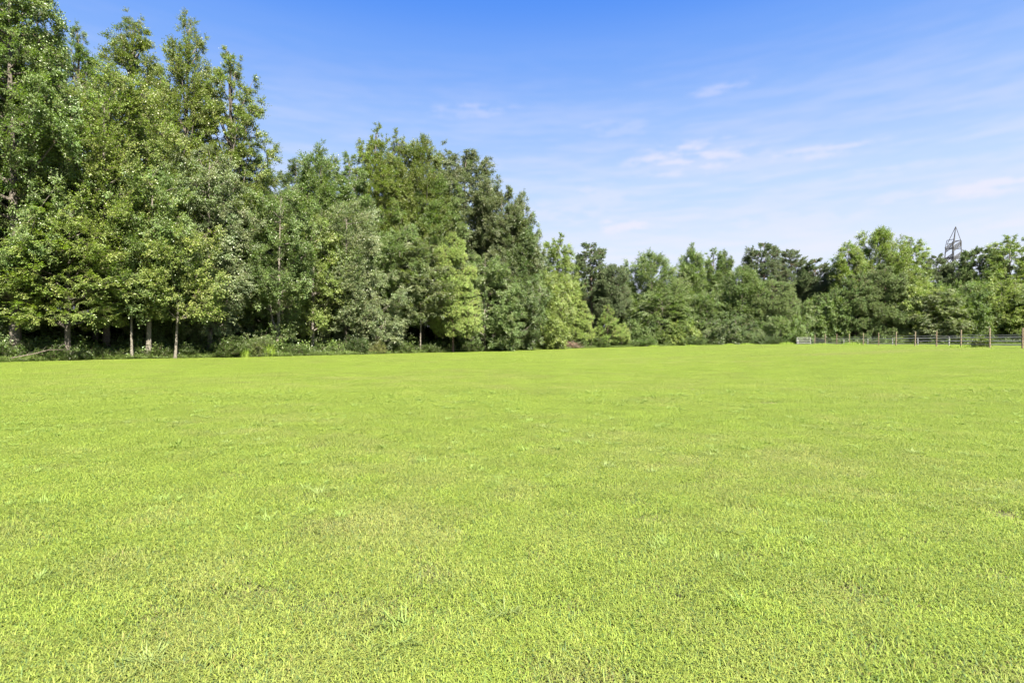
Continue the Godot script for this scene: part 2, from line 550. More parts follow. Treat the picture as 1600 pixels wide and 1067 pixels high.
# ------------------------------------------------------------------ fences and tower
func fence() -> void:
	rng.seed = 5
	var posts := [[37.5, 41.7], [38.3, 45.5], [39.15, 49.5], [40.0, 53.5], [40.9, 57.6], [41.8, 61.8], [42.75, 66.2], [43.7, 70.6], [44.7, 75.2], [45.75, 80.0], [46.8, 84.8], [47.9, 89.8]]
	var root := base("wooden_post_fence", Vector3(posts[0][0], ground_y(posts[0][0], -posts[0][1]), -posts[0][1]), "fence of round brown wooden posts with thin grey rails receding to the far gate", "fence")
	var ends := []
	for i in posts.size():
		var g := Vector3(posts[i][0], 0, -posts[i][1])
		g.y = ground_y(g.x, g.z)
		ends.append(g - root.position)
		var h := rnd(1.44, 1.6)
		var s := Shape.new()
		var r := rnd(0.05, 0.062)
		var tip := Vector3(rnd(-0.03, 0.03), h, rnd(-0.03, 0.03))
		s.tube([Vector3(0, -0.2, 0), tip * 0.5, tip * 0.985, tip, tip + Vector3(0, 0.012, 0)], [r * 1.06, r, r * 0.96, r * 0.86, 0.001], 12, Color.WHITE)
		put("post", s.mesh(M.post_wood if i % 3 else M.post_wood_dark), null, root).position = ends[i]
	for i in posts.size() - 1:
		for y in [0.27, 0.52, 0.76, 1.02]:
			var s := Shape.new()
			var a: Vector3 = ends[i] + Vector3(-0.085, y + rnd(-0.03, 0.03), 0)
			var b: Vector3 = ends[i + 1] + Vector3(-0.085, y + rnd(-0.03, 0.03), 0)
			s.tube([a, a.lerp(b, 0.5) - Vector3(0, rnd(0.0, 0.03), 0), b], [0.021, 0.021, 0.021], 6, Color.WHITE)
			put("rail", s.mesh(M.rail_grey), null, root)
	# pale pipe fence a few steps behind
	var pipe := [[43.2, 46.5], [44.6, 53.0], [46.2, 60.0], [47.9, 67.0], [49.6, 74.0], [51.4, 82.0], [52.6, 90.0], [51.2, 101.5]]
	var root2 := base("pipe_fence", Vector3(pipe[0][0], ground_y(pipe[0][0], -pipe[0][1]), -pipe[0][1]), "low pale metal pipe fence behind the wooden posts", "fence")
	ends = []
	for i in pipe.size():
		var g := Vector3(pipe[i][0], 0, -pipe[i][1])
		g.y = ground_y(g.x, g.z)
		ends.append(g - root2.position)
		var s := Shape.new()
		s.tube([Vector3(0, -0.2, 0), Vector3(0, 0.86, 0), Vector3(0, 0.92, 0), Vector3(0, 0.93, 0)], [0.05, 0.05, 0.05, 0.001], 10, Color.WHITE)
		put("post", s.mesh(M.pale_pipe), null, root2).position = ends[i]
	for i in pipe.size() - 1:
		for y in [0.16, 0.5, 0.84]:
			var s := Shape.new()
			var a: Vector3 = ends[i] + Vector3(-0.06, y, 0)
			var b: Vector3 = ends[i + 1] + Vector3(-0.06, y, 0)
			s.tube([a, a.lerp(b, 0.5), b], [0.035, 0.035, 0.035], 6, Color.WHITE)
			put("rail", s.mesh(M.pale_pipe), null, root2)
	# gate beyond the last post
	var gp := Vector3(47.0, ground_y(47.0, -93.6), -93.6)
	var root3 := base("metal_gate", gp, "small pale tubular gate closing the far end of the fence", "gate")
	var along := Vector3(0.95, 0, 0.3).normalized()
	for k in 2:
		var s := Shape.new()
		s.tube([Vector3(0, 0.05, 0), Vector3(0, 1.15, 0)], [0.05, 0.05], 8, Color.WHITE)
		put("upright", s.mesh(M.pale_pipe), null, root3).position = along * 2.0 * k
	for y in [0.2, 0.5, 0.8, 1.1]:
		var s := Shape.new()
		s.tube([Vector3(0, y, 0), along * 2.0 + Vector3(0, y, 0)], [0.032, 0.032], 6, Color.WHITE)
		put("bar", s.mesh(M.pale_pipe), null, root3)

func bar(s: Shape, a: Vector3, b: Vector3, r: float) -> void:
	s.tube([a, b], [r, r], 4, Color.WHITE)

func tower() -> void:
	var d := 240.0
	var x := 186.5
	var root := base("lattice_tower", Vector3(x, ground_y(x, -d), -d), "grey steel lattice power tower rising above the far right trees", "tower")
	root.rotation.y = 0.2
	var sx := 0.8
	var H := 49.5
	var body := 38.0
	var corner := func(k: int, y: float) -> Vector3:
		var half := lerpf(4.4, 2.2, clampf(y / body, 0, 1))
		return Vector3([-1, 1, 1, -1][k] * half, y, [-1, -1, 1, 1][k] * half)
	for k in 4:
		var s := Shape.new()
		bar(s, corner.call(k, -0.3), corner.call(k, 43.5 if k in [1, 2] else 41.0), 0.26)
		put("leg", s.mesh(M.steel), null, root).scale = Vector3(sx, 1, sx)
	for f in 4:
		var s := Shape.new()
		for i in 7:
			var y0 := i * 5.2
			var y1 := y0 + 5.2
			bar(s, corner.call(f, y0), corner.call((f + 1) % 4, y1), 0.15)
			bar(s, corner.call((f + 1) % 4, y0), corner.call(f, y1), 0.15)
			bar(s, corner.call(f, y1), corner.call((f + 1) % 4, y1), 0.13)
		put("bracing", s.mesh(M.steel), null, root).scale = Vector3(sx, 1, sx)
	for lev in [[35.6, 1.5], [39.8, 1.9]]:           # two sloping bridge trusses
		var s := Shape.new()
		for zz in [-2.2, 2.2]:
			var a := Vector3(-2.7, lev[0] - 1.1, zz)
			var b := Vector3(2.8, lev[0] + 1.5, zz)
			bar(s, a, b, 0.22)
			bar(s, a + Vector3(0, lev[1], 0), b + Vector3(0, lev[1], 0), 0.2)
			for i in 6:
				var p := a.lerp(b, i / 6.0)
				var q := a.lerp(b, (i + 1) / 6.0)
				bar(s, p, q + Vector3(0, lev[1], 0), 0.14)
				bar(s, q, q + Vector3(0, lev[1], 0), 0.12)
		for xx in [-2.6, 0.0, 2.7]:
			bar(s, Vector3(xx, lev[0] + 0.3, -2.2), Vector3(xx, lev[0] + 0.3, 2.2), 0.15)
		put("crossarm", s.mesh(M.steel), null, root).scale = Vector3(sx, 1, sx)
	var pk := Shape.new()
	var tip := Vector3(1.7, H, 0)
	for p in [Vector3(-1.6, 42.0, -2.0), Vector3(-1.6, 42.0, 2.0), Vector3(2.5, 43.5, -2.0), Vector3(2.5, 43.5, 2.0)]:
		bar(pk, p, tip, 0.17)
	bar(pk, Vector3(2.5, 43.5, -2), Vector3(2.5, 43.5, 2), 0.15)
	bar(pk, Vector3(-1.6, 42, -2), Vector3(2.5, 43.5, 2), 0.15)
	bar(pk, Vector3(-1.6, 42, 2), Vector3(2.5, 43.5, -2), 0.15)
	put("peak", pk.mesh(M.steel), null, root).scale = Vector3(sx, 1, sx)
	var br := Shape.new()
	bar(br, Vector3(-2.4, 41.0, -2.2), Vector3(-1.6, 43.8, -2.0), 0.15)
	bar(br, Vector3(-2.4, 41.0, 2.2), Vector3(-1.6, 43.8, 2.0), 0.15)
	bar(br, Vector3(-1.6, 43.8, 2.0), Vector3(-1.6, 43.8, -2.0), 0.13)
	put("bracket", br.mesh(M.steel), null, root).scale = Vector3(sx, 1, sx)

func make_sky() -> PanoramaSkyMaterial:
	var w := 2048
	var h := 1024
	var im := Image.create(w, h, false, Image.FORMAT_RGBF)
	var n := FastNoiseLite.new()
	n.seed = 41
	n.frequency = 1.0
	n.fractal_octaves = 5
	n.fractal_gain = 0.55
	var n2 := FastNoiseLite.new()
	n2.seed = 8
	n2.frequency = 1.0
	n2.fractal_octaves = 3
	var stops := SKY_STOPS
	var wisps := WISPS.duplicate()
	rng.seed = 17
	for k in 46:                                   # the same thin wisps all round
		var az := rnd(50, 310)
		wisps.append([az, rnd(4, 24), rnd(2.5, 9.0), rnd(0.3, 0.9), rnd(0.25, 0.8), rnd(-0.02, 0.05)])
	for j in h:
		var el := 90.0 - (j + 0.5) / h * 180.0
		var c: Color = stops[0][1]
		for i in stops.size() - 1:
			if el >= stops[i][0]:
				var t := smoothstep(0.0, 1.0, clampf((el - stops[i][0]) / (stops[i + 1][0] - stops[i][0]), 0, 1)) * 0.35 + clampf((el - stops[i][0]) / (stops[i + 1][0] - stops[i][0]), 0, 1) * 0.65
				c = (stops[i][1] as Color).lerp(stops[i + 1][1], t)
		var near_row := []
		for q in wisps:
			if absf(el - float(q[1])) < 3.0 * float(q[3]) + 3.0 * float(q[2]) * absf(float(q[5])): near_row.append(q)
		for i in w:
			var o := c
			if el > 0.0:
				var az := fposmod((i + 0.5) / w * 360.0 + 180.0, 360.0) - 180.0   # 0 straight ahead
				var k := 0.0
				for q in near_row:
					var dx := fposmod(az - float(q[0]) + 180.0, 360.0) - 180.0
					if absf(dx) > 3.0 * float(q[2]): continue
					var dy: float = (el - float(q[1]) - dx * float(q[5])) / float(q[3])
					dx /= float(q[2])
					var f := exp(-dx * dx - dy * dy)
					if f > 0.02:
						var v := n.get_noise_2d(az * 0.22 + float(q[0]) * 9.0, el * 1.1)
						var v2 := n2.get_noise_2d(az * 0.6, el * 3.2 + float(q[0]))
						k = maxf(k, float(q[4]) * smoothstep(0.05, 1.0, f * (0.85 + v * 1.5) + v2 * 0.12))
				var haze := n.get_noise_2d(az * 0.05 + 90.0, el * 0.55) + 0.4 * n2.get_noise_2d(az * 0.2, el * 1.6 + 50.0)
				k = maxf(k, smoothstep(-0.5, 0.7, haze) * 0.34 * smoothstep(30.0, 10.0, el))
				o = c.lerp(CLOUD, clampf(k, 0, 1))
			im.set_pixel(i, j, o)
	var m := PanoramaSkyMaterial.new()
	m.panorama = ImageTexture.create_from_image(im)
	return m

const WISPS := [
	[17.2, 17.1, 5.5, 1.57, 0.58, 0.02], [27.9, 16.3, 4.7, 0.70, 0.46, 0.00], [22.9, 16.3, 11.4, 0.99, 0.27, 0.01], [40.2, 11.9, 3.7, 0.99, 0.61, 0.09], [35.8, 12.0, 5.2, 0.69, 0.31, 0.05], [10.8, 11.3, 3.1, 0.74, 0.61, 0.01], [8.3, 14.3, 4.2, 1.15, 0.34, 0.00], [-3.9, 22.1, 4.3, 0.78, 0.27, 0.05], [20.4, 22.7, 2.9, 0.47, 0.31, 0.10], [10.2, 20.3, 4.1, 1.01, 0.19, 0.00], [34.0, 13.9, 5.8, 0.62, 0.27, 0.00], [40.6, 8.8, 3.3, 0.69, 0.38, 0.03], [25.8, 10.8, 8.6, 1.05, 0.27, 0.00], [5.1, 12.8, 5.6, 1.30, 0.31, 0.00]]
const CLOUD := Color(0.1857, 0.1741, 0.1984)
const SKY_STOPS := [
	[-90.0, Color(0.0675, 0.0760, 0.0315)], [-0.1, Color(0.0675, 0.0760, 0.0315)], [0.0, Color(0.1721, 0.1804, 0.2078)], [8.0, Color(0.1498, 0.1678, 0.2046)], [14.0, Color(0.1079, 0.1424, 0.2015)],
	[20.0, Color(0.0709, 0.1108, 0.1951)], [26.0, Color(0.0392, 0.0810, 0.1889)], [31.0, Color(0.0202, 0.0601, 0.1827)], [45.0, Color(0.0149, 0.0475, 0.1574)], [90.0, Color(0.0121, 0.0380, 0.1322)]]

func materials() -> void:
	M.leaf = leafy(0.38, Color(0.84, 0.93, 0.42))
	M.needle = leafy(0.45, Color(0.6, 0.66, 0.3))
	M.grass = leafy(0.68, Color(0.72, 0.82, 0.3))
	M.twig = plain(Color(0.09, 0.07, 0.05), 0.9)
	M.bark_pale = bark(Color(0.085, 0.075, 0.058), Color(0.24, 0.22, 0.18), 3)
	M.bark_grey = bark(Color(0.055, 0.048, 0.04), Color(0.19, 0.165, 0.135), 5)
	M.bark_pine = bark(Color(0.06, 0.042, 0.032), Color(0.19, 0.13, 0.095), 7)
	M.post_wood = bark(Color(0.10, 0.078, 0.05), Color(0.25, 0.205, 0.13), 21)
	M.post_wood_dark = bark(Color(0.09, 0.065, 0.042), Color(0.21, 0.155, 0.10), 23)
	M.rail_grey = plain(Color(0.15, 0.148, 0.14), 0.55)
	M.pale_pipe = plain(Color(0.22, 0.22, 0.215), 0.5)
	M.steel = plain(Color(0.032, 0.034, 0.035), 0.8)
	M.brush = bark(Color(0.07, 0.038, 0.024), Color(0.19, 0.105, 0.07), 33)
	M.dead = bark(Color(0.09, 0.07, 0.055), Color(0.24, 0.20, 0.165), 31)
	var e := StandardMaterial3D.new()
	e.albedo_texture = noise_tex(0.03, Color(0.035, 0.032, 0.014).linear_to_srgb(), Color(0.11, 0.105, 0.035).linear_to_srgb(), 1024, 15)
	e.uv1_triplanar = true
	e.uv1_world_triplanar = true
	e.uv1_scale = Vector3(0.45, 0.45, 0.45)
	e.roughness = 1.0
	M.soil = e
	var f := StandardMaterial3D.new()
	f.albedo_texture = noise_tex(0.05, Color(0.035, 0.024, 0.014).linear_to_srgb(), Color(0.13, 0.09, 0.055).linear_to_srgb(), 1024, 16)
	f.uv1_triplanar = true
	f.uv1_world_triplanar = true
	f.uv1_scale = Vector3(0.6, 0.6, 0.6)
	f.roughness = 1.0
	M.litter = f

func _ready() -> void:
	noise.frequency = 0.05
	noise.seed = 3
	# camera
	var cam := Camera3D.new()
	cam.name = "camera"
	cam.fov = 61.99
	cam.far = 2000.0
	cam.position = Vector3(0, EYE, 0)
	add_child(cam)
	# sky and exposure
	var env := Environment.new()
	env.background_mode = Environment.BG_SKY
	env.sky = Sky.new()
	env.sky.sky_material = make_sky()
	env.tonemap_mode = Environment.TONE_MAPPER_LINEAR
	env.tonemap_exposure = 5.15
	env.sdfgi_enabled = true
	env.ssao_enabled = true
	env.ssil_enabled = true
	var we := WorldEnvironment.new()
	we.name = "world"
	we.environment = env
	add_child(we)
	# sun: high, over the right shoulder
	var sun := DirectionalLight3D.new()
	sun.name = "sun"
	sun.light_energy = 1.6
	sun.light_color = Color(1.0, 0.965, 0.90)
	sun.light_angular_distance = 0.55
	sun.shadow_enabled = true
	sun.rotation_degrees = Vector3(-49, 24, 0)
	add_child(sun)

	materials()
	S.flat = [spray_mesh("flat", 101), spray_mesh("flat", 102), spray_mesh("flat", 103)]
	S.round = [spray_mesh("round", 111), spray_mesh("round", 112), spray_mesh("round", 113), spray_mesh("round", 114)]
	S.small = [spray_mesh("small", 121), spray_mesh("small", 122), spray_mesh("small", 123)]
	S.puff = [spray_mesh("puff", 131), spray_mesh("puff", 132), spray_mesh("puff", 133)]

	# ground
	var g := put("ground", sheet(-320, 400, -60, 400, 4.0, -0.02, func(_x, _z): return true, M.soil), null, self)
	tag(g, "", "", "", "structure")
	var fl := put("forest_floor", sheet(-200, 260, 10, 230, 2.0, 0.012, func(x, z): return lawn_side(x, z) < -0.4, M.litter), null, self)
	tag(fl, "", "", "", "structure")
	print("ground")
	grow_lawn()
	print("grass")

	# trees one can tell apart
	for i in TREES.size():
		var t: Array = TREES[i]
		tree(t[0], t[1], t[2], t[3], t[4], t[5], t[6], t[7], t[8], t[9], t[10], t[11], t[12], 1000 + i * 17)
	# trees deep in the left woods
	rng.seed = 991
	var deep := []
	for i in EDGE.size() - 1:
		if EDGE[i][0] > 8.0: break
		var a := Vector2(EDGE[i][0], EDGE[i][1])
		var b := Vector2(EDGE[i + 1][0], EDGE[i + 1][1])
		if a.x < -60.0: continue
		var nrm := Vector2(-(b - a).y, (b - a).x).normalized()
		var steps := int((b - a).length() / 4.0) + 1
		for s in steps:
			for row in 5:
				var p := a.lerp(b, (s + rnd(0.0, 1.0)) / steps) + nrm * (9.0 + row * 7.5 + rnd(-2.5, 2.5))
				deep.append([p.x, -p.y, rnd(0.78, 1.0), rnd(0, 1), row])
	for i in deep.size():
		var d: Array = deep[i]
		var far_ := Vector2(d[0], d[1]).length()
		var h: float = clampf(far_ * 0.30, 13.0, 23.0) * d[2]
		tree("woodland_tree", "tulip" if d[3] < 0.6 else "broad", "tree standing deep inside the left woods behind the edge trees", d[0], d[1], h, rnd(2.6, 3.6), h * rnd(0.25, 0.42), "mid" if d[3] < 0.7 else "dark", rnd(0.14, 0.26), 0.55, 0.0, "trees deep in the left woods", 5000 + i * 13)
	# young trees under the canopy
	rng.seed = 996
	var under := []
	for i in 62:
		var k := 1 + rng.randi() % 9
		var a := Vector2(EDGE[k][0], EDGE[k][1])
		var b := Vector2(EDGE[k + 1][0], EDGE[k + 1][1])
		var nrm := Vector2(-(b - a).y, (b - a).x).normalized()
		var p := a.lerp(b, rng.randf()) + nrm * rnd(5.0, 24.0)
		under.append([p.x, -p.y, rnd(4.5, 9.0), rnd(1.6, 2.7)])
	for i in under.size():
		var d: Array = under[i]
		tree("understory_tree", "layered" if i % 3 == 0 else "broad", "young leafy tree in the shade under the left woods", d[0], d[1], d[2], d[3], d[2] * 0.16, "mid" if i % 2 else "silver", 0.05, 0.9, 0.0, "young trees under the left woods", 7000 + i * 11)
	# trees behind the far treeline
	rng.seed = 992
	var back := []
	for i in 40:
		back.append([8.0 + i * 4.0 + rnd(-1.5, 1.5), -(147.0 + rnd(-3, 12)), rnd(16.0, 19.5), rnd(0, 1)])
	for i in back.size():
		var d: Array = back[i]
		tree("background_tree", "broad" if d[3] < 0.55 else "pine", "tree at the back of the far treeline showing between nearer crowns", d[0], d[1], d[2], rnd(3.0, 4.2), d[2] * 0.2, "mid" if d[3] < 0.55 else "pine", 0.2, 1.0, 0.0, "trees at the back of the far treeline", 8000 + i * 13)
	print("trees")

	# undergrowth inside the woods, too dense to count
	rng.seed = 993
	var where := []
	var tint := []
	for i in 24000:
		var k := 1 + rng.randi() % (EDGE.size() - 3)
		var a := Vector2(EDGE[k][0], EDGE[k][1])
		var b := Vector2(EDGE[k + 1][0], EDGE[k + 1][1])
		var nrm := Vector2(-(b - a).y, (b - a).x).normalized()
		var u := pow(rng.randf(), 0.8)
		var p := a.lerp(b, rng.randf()) + nrm * (1.5 + 38.0 * u)
		var hh := rnd(0.1, 0.6 + 5.5 * u * sqrt(rng.randf()))
		var f := Vector3.RIGHT.rotated(Vector3.UP, rnd(0, TAU))
		where.append(Transform3D(Basis(f, Vector3.UP, f.cross(Vector3.UP)).rotated(f, rnd(-0.5, 0.5)).scaled(Vector3.ONE * rnd(0.9, 1.7)), Vector3(p.x, ground_y(p.x, -p.y) + hh, -p.y)))
		tint.append(Color(0.125, 0.185, 0.055) * rnd(0.7, 1.35))
	var ug := scatter("undergrowth", S.round[1], where, tint, self)
	tag(ug, "tangle of leafy undergrowth filling the floor of the woods", "undergrowth", "", "stuff")
	# low weeds along the mown edge
	where = []
	tint = []
	for i in 4200:
		var k := 2 + rng.randi() % (EDGE.size() - 4)
		var a := Vector2(EDGE[k][0], EDGE[k][1])
		var b := Vector2(EDGE[k + 1][0], EDGE[k + 1][1])
		var nrm := Vector2(-(b - a).y, (b - a).x).normalized()
		var p := a.lerp(b, rng.randf()) + nrm * rnd(-0.3, 2.4)
		var f := Vector3.RIGHT.rotated(Vector3.UP, rnd(0, TAU))
		where.append(Transform3D(Basis(f, Vector3.UP, f.cross(Vector3.UP)).scaled(Vector3.ONE * rnd(0.35, 0.85)), Vector3(p.x, ground_y(p.x, -p.y), -p.y)))
		tint.append(Color(0.125, 0.185, 0.045) * rnd(0.7, 1.35))
	var ew := scatter("edge_weeds", S.small[0], where, tint, self)
	tag(ew, "low weeds in a strip along the mown edge of the lawn", "weeds", "", "stuff")

	# rough grass left by the mower along the woods
	where = []
	tint = []
	for i in 2600:
		var k := 2 + rng.randi() % (EDGE.size() - 4)
		var a := Vector2(EDGE[k][0], EDGE[k][1])
		var b := Vector2(EDGE[k + 1][0], EDGE[k + 1][1])
		var nrm := Vector2(-(b - a).y, (b - a).x).normalized()
		var p := a.lerp(b, rng.randf()) + nrm * (0.2 + absf(rnd(-1, 1) * rnd(0.2, 1.6)))
		var f := Vector3.RIGHT.rotated(Vector3.UP, rnd(0, TAU))
		var kk := rnd(1.0, 3.2)
		where.append(Transform3D(Basis(f, Vector3.UP, f.cross(Vector3.UP)).scaled(Vector3(kk, kk * rnd(1.2, 2.6), kk)), Vector3(p.x, ground_y(p.x, -p.y), -p.y)))
		tint.append(Color(0.13, 0.18, 0.045) * rnd(0.7, 1.3))
	var rg := scatter("rough_grass", rosette(), where, tint, self)
	tag(rg, "rough unmown grass along the foot of the woods", "grass", "", "stuff")

	for i in SHRUBS.size():
		var s: Array = SHRUBS[i]
		shrub(s[0], s[1], -s[2], s[3], s[4], Color(s[5][0], s[5][1], s[5][2]), s[6], 300 + i * 7, "")
	for i in TUFTS.size():
		var s: Array = TUFTS[i]
		tall_tuft(s[0], s[1], -s[2], s[3], s[4], Color(0.20, 0.30, 0.035), 400 + i, "")
	fence()
	tower()
	debris()
	print("done")

func debris() -> void:
	rng.seed = 61
	# fallen branch at the left border
	var p0 := Vector3(-35.6, ground_y(-35.6, -40.6) + 0.25, -40.6)
	var root := base("fallen_branch", p0, "bare pale fallen branch lying in the weeds at the left border", "branch")
	var s := Shape.new()
	s.tube([Vector3(-1.2, -0.2, 0.3), Vector3(0, 0.06, 0), Vector3(1.1, 0.3, -0.3), Vector3(2.1, 0.6, -0.5), Vector3(3.1, 0.62, -0.6)], [0.042, 0.038, 0.03, 0.02, 0.008], 7, Color.WHITE)
	put("limb", s.mesh(M.dead), null, root)
	for k in 6:
		var t := Shape.new()
		var a := Vector3(0.3 + k * 0.5, 0.12 + 0.13 * k, -0.1 * k)
		var e := a + Vector3(rnd(0.2, 0.8), rnd(-0.1, 0.7), rnd(-0.5, 0.5))
		t.tube([a, a.lerp(e, 0.5) + Vector3(0, 0.06, 0), e], [0.018, 0.012, 0.004], 5, Color.WHITE)
		put("twig", t.mesh(M.bark_pale), null, root)
	# brush pile where the two woods meet
	var b := base("brush_pile", Vector3(11.6, ground_y(11.6, -111.5), -111.5), "reddish brown pile of cut brush at the corner of the lawn", "brush pile")
	for k in 90:
		var t := Shape.new()
		var x := rnd(-1, 1) * rnd(0.3, 1.0) * 2.6
		var y := (1.0 - pow(absf(x) / 2.8, 1.5)) * rnd(0.05, 1.25)
		var at := Vector3(x, y, rnd(-0.9, 0.9))
		var d := Vector3(rnd(-1, 1), rnd(-0.35, 0.35), rnd(-0.6, 0.6)).normalized() * rnd(0.5, 1.2)
		t.tube([at - d, at + Vector3(0, rnd(-0.1, 0.15), 0), at + d], [0.035, 0.028, 0.008], 5, Color.WHITE)
		put("stick", t.mesh(M.brush if k % 3 else M.dead), null, b)

const SHRUBS := [
	["big bramble bush bulging onto the lawn under the silvery tree", -25.8, 51.5, 2.2, 2.3, [0.09, 0.14, 0.035], 120],
	["pale green bush at the right foot of the big bramble bush", -24.2, 53.0, 1.2, 1.4, [0.14, 0.18, 0.06], 55],
	["arching bush behind the big bramble bush", -24.6, 54.6, 2.0, 2.6, [0.10, 0.14, 0.045], 90],
	["small bush at the foot of the rightmost bright trunk", -28.6, 49.6, 1.2, 1.2, [0.07, 0.11, 0.03], 50],
	["low bush between the first two bright trunks", -30.2, 47.9, 1.1, 1.1, [0.075, 0.115, 0.03], 45],
	["low bush left of the leftmost bright trunk", -32.6, 45.3, 1.4, 1.0, [0.075, 0.115, 0.03], 60],
	["wide low bush under the bright spreading tree", -34.2, 42.9, 1.7, 1.2, [0.075, 0.12, 0.03], 75],
	["leafy bush at the left border behind the fallen branch", -37.2, 42.0, 1.6, 1.5, [0.07, 0.11, 0.03], 70],
	["low spreading bush at the foot of the pale forked trunk", -21.8, 57.4, 1.9, 1.1, [0.075, 0.12, 0.03], 80],
	["dark round bush right of the pale forked trunk", -17.9, 64.6, 2.3, 2.4, [0.06, 0.10, 0.03], 120],
	["yellowish pale bush at the lawn edge in the middle of the left woods", -15.9, 66.2, 1.4, 1.6, [0.19, 0.21, 0.075], 60],
	["green bush just right of the yellowish pale bush", -13.6, 69.4, 1.6, 1.5, [0.09, 0.14, 0.035], 70],
	["low green bush at the foot of the thin tiered tree", -11.0, 73.2, 1.7, 1.1, [0.085, 0.13, 0.035], 70],
	["small green bush under the young bright pine", -6.2, 80.6, 1.4, 1.5, [0.085, 0.135, 0.035], 60],
	["low bush in the shade at the right end of the left woods", 2.0, 96.5, 1.9, 1.2, [0.075, 0.11, 0.03], 70],
	["leafy bush between the small bright pines", 18.3, 115.6, 1.9, 2.6, [0.10, 0.16, 0.04], 90],
	["pale leafy bush left of the small bright pines", 13.9, 115.2, 1.5, 2.0, [0.10, 0.15, 0.05], 70],
	["bright leafy bush at the far lawn edge right of the small pines", 27.6, 117.6, 2.4, 2.4, [0.10, 0.17, 0.04], 110],
	["wide leafy bush at the middle of the far lawn edge", 38.5, 119.6, 2.8, 2.6, [0.085, 0.14, 0.04], 120],
	["dark leafy bush at the far lawn edge left of the gate", 54.0, 118.0, 2.8, 2.6, [0.07, 0.12, 0.035], 120],
	["small pale bush growing through the fence near its nearest end", 39.4, 47.6, 0.62, 0.85, [0.13, 0.17, 0.05], 26],
]
const TUFTS := [
	["tall grass tuft at the far lawn edge below the wide low tree", 27.0, 108.0, 1.0, 0.55],
	["paler tall grass tuft standing alone on the far lawn", 30.0, 95.0, 0.95, 0.42],
	["small tall-grass tuft on the far lawn below the narrow tree tips", 39.5, 103.0, 0.9, 0.45],
	["larger tall-grass tuft on the far lawn left of the gate", 41.0, 99.0, 1.2, 0.5],
	["tall grass tuft just left of the gate", 46.0, 95.0, 1.2, 0.75],
	["low wide tall-grass tuft in front of the far fence posts", 44.7, 81.2, 1.5, 0.42],
	["highest bright grass tuft at the fence", 43.3, 71.8, 1.3, 0.75],
	["flat grass tuft at the foot of the last fence posts", 38.6, 48.0, 1.3, 0.35],
	["spiky tall grass clump beside the big bramble bush", -23.2, 53.9, 0.7, 1.9],
	["small spiky grass clump at the front of the big bramble bush", -24.6, 52.0, 0.5, 1.2],
]
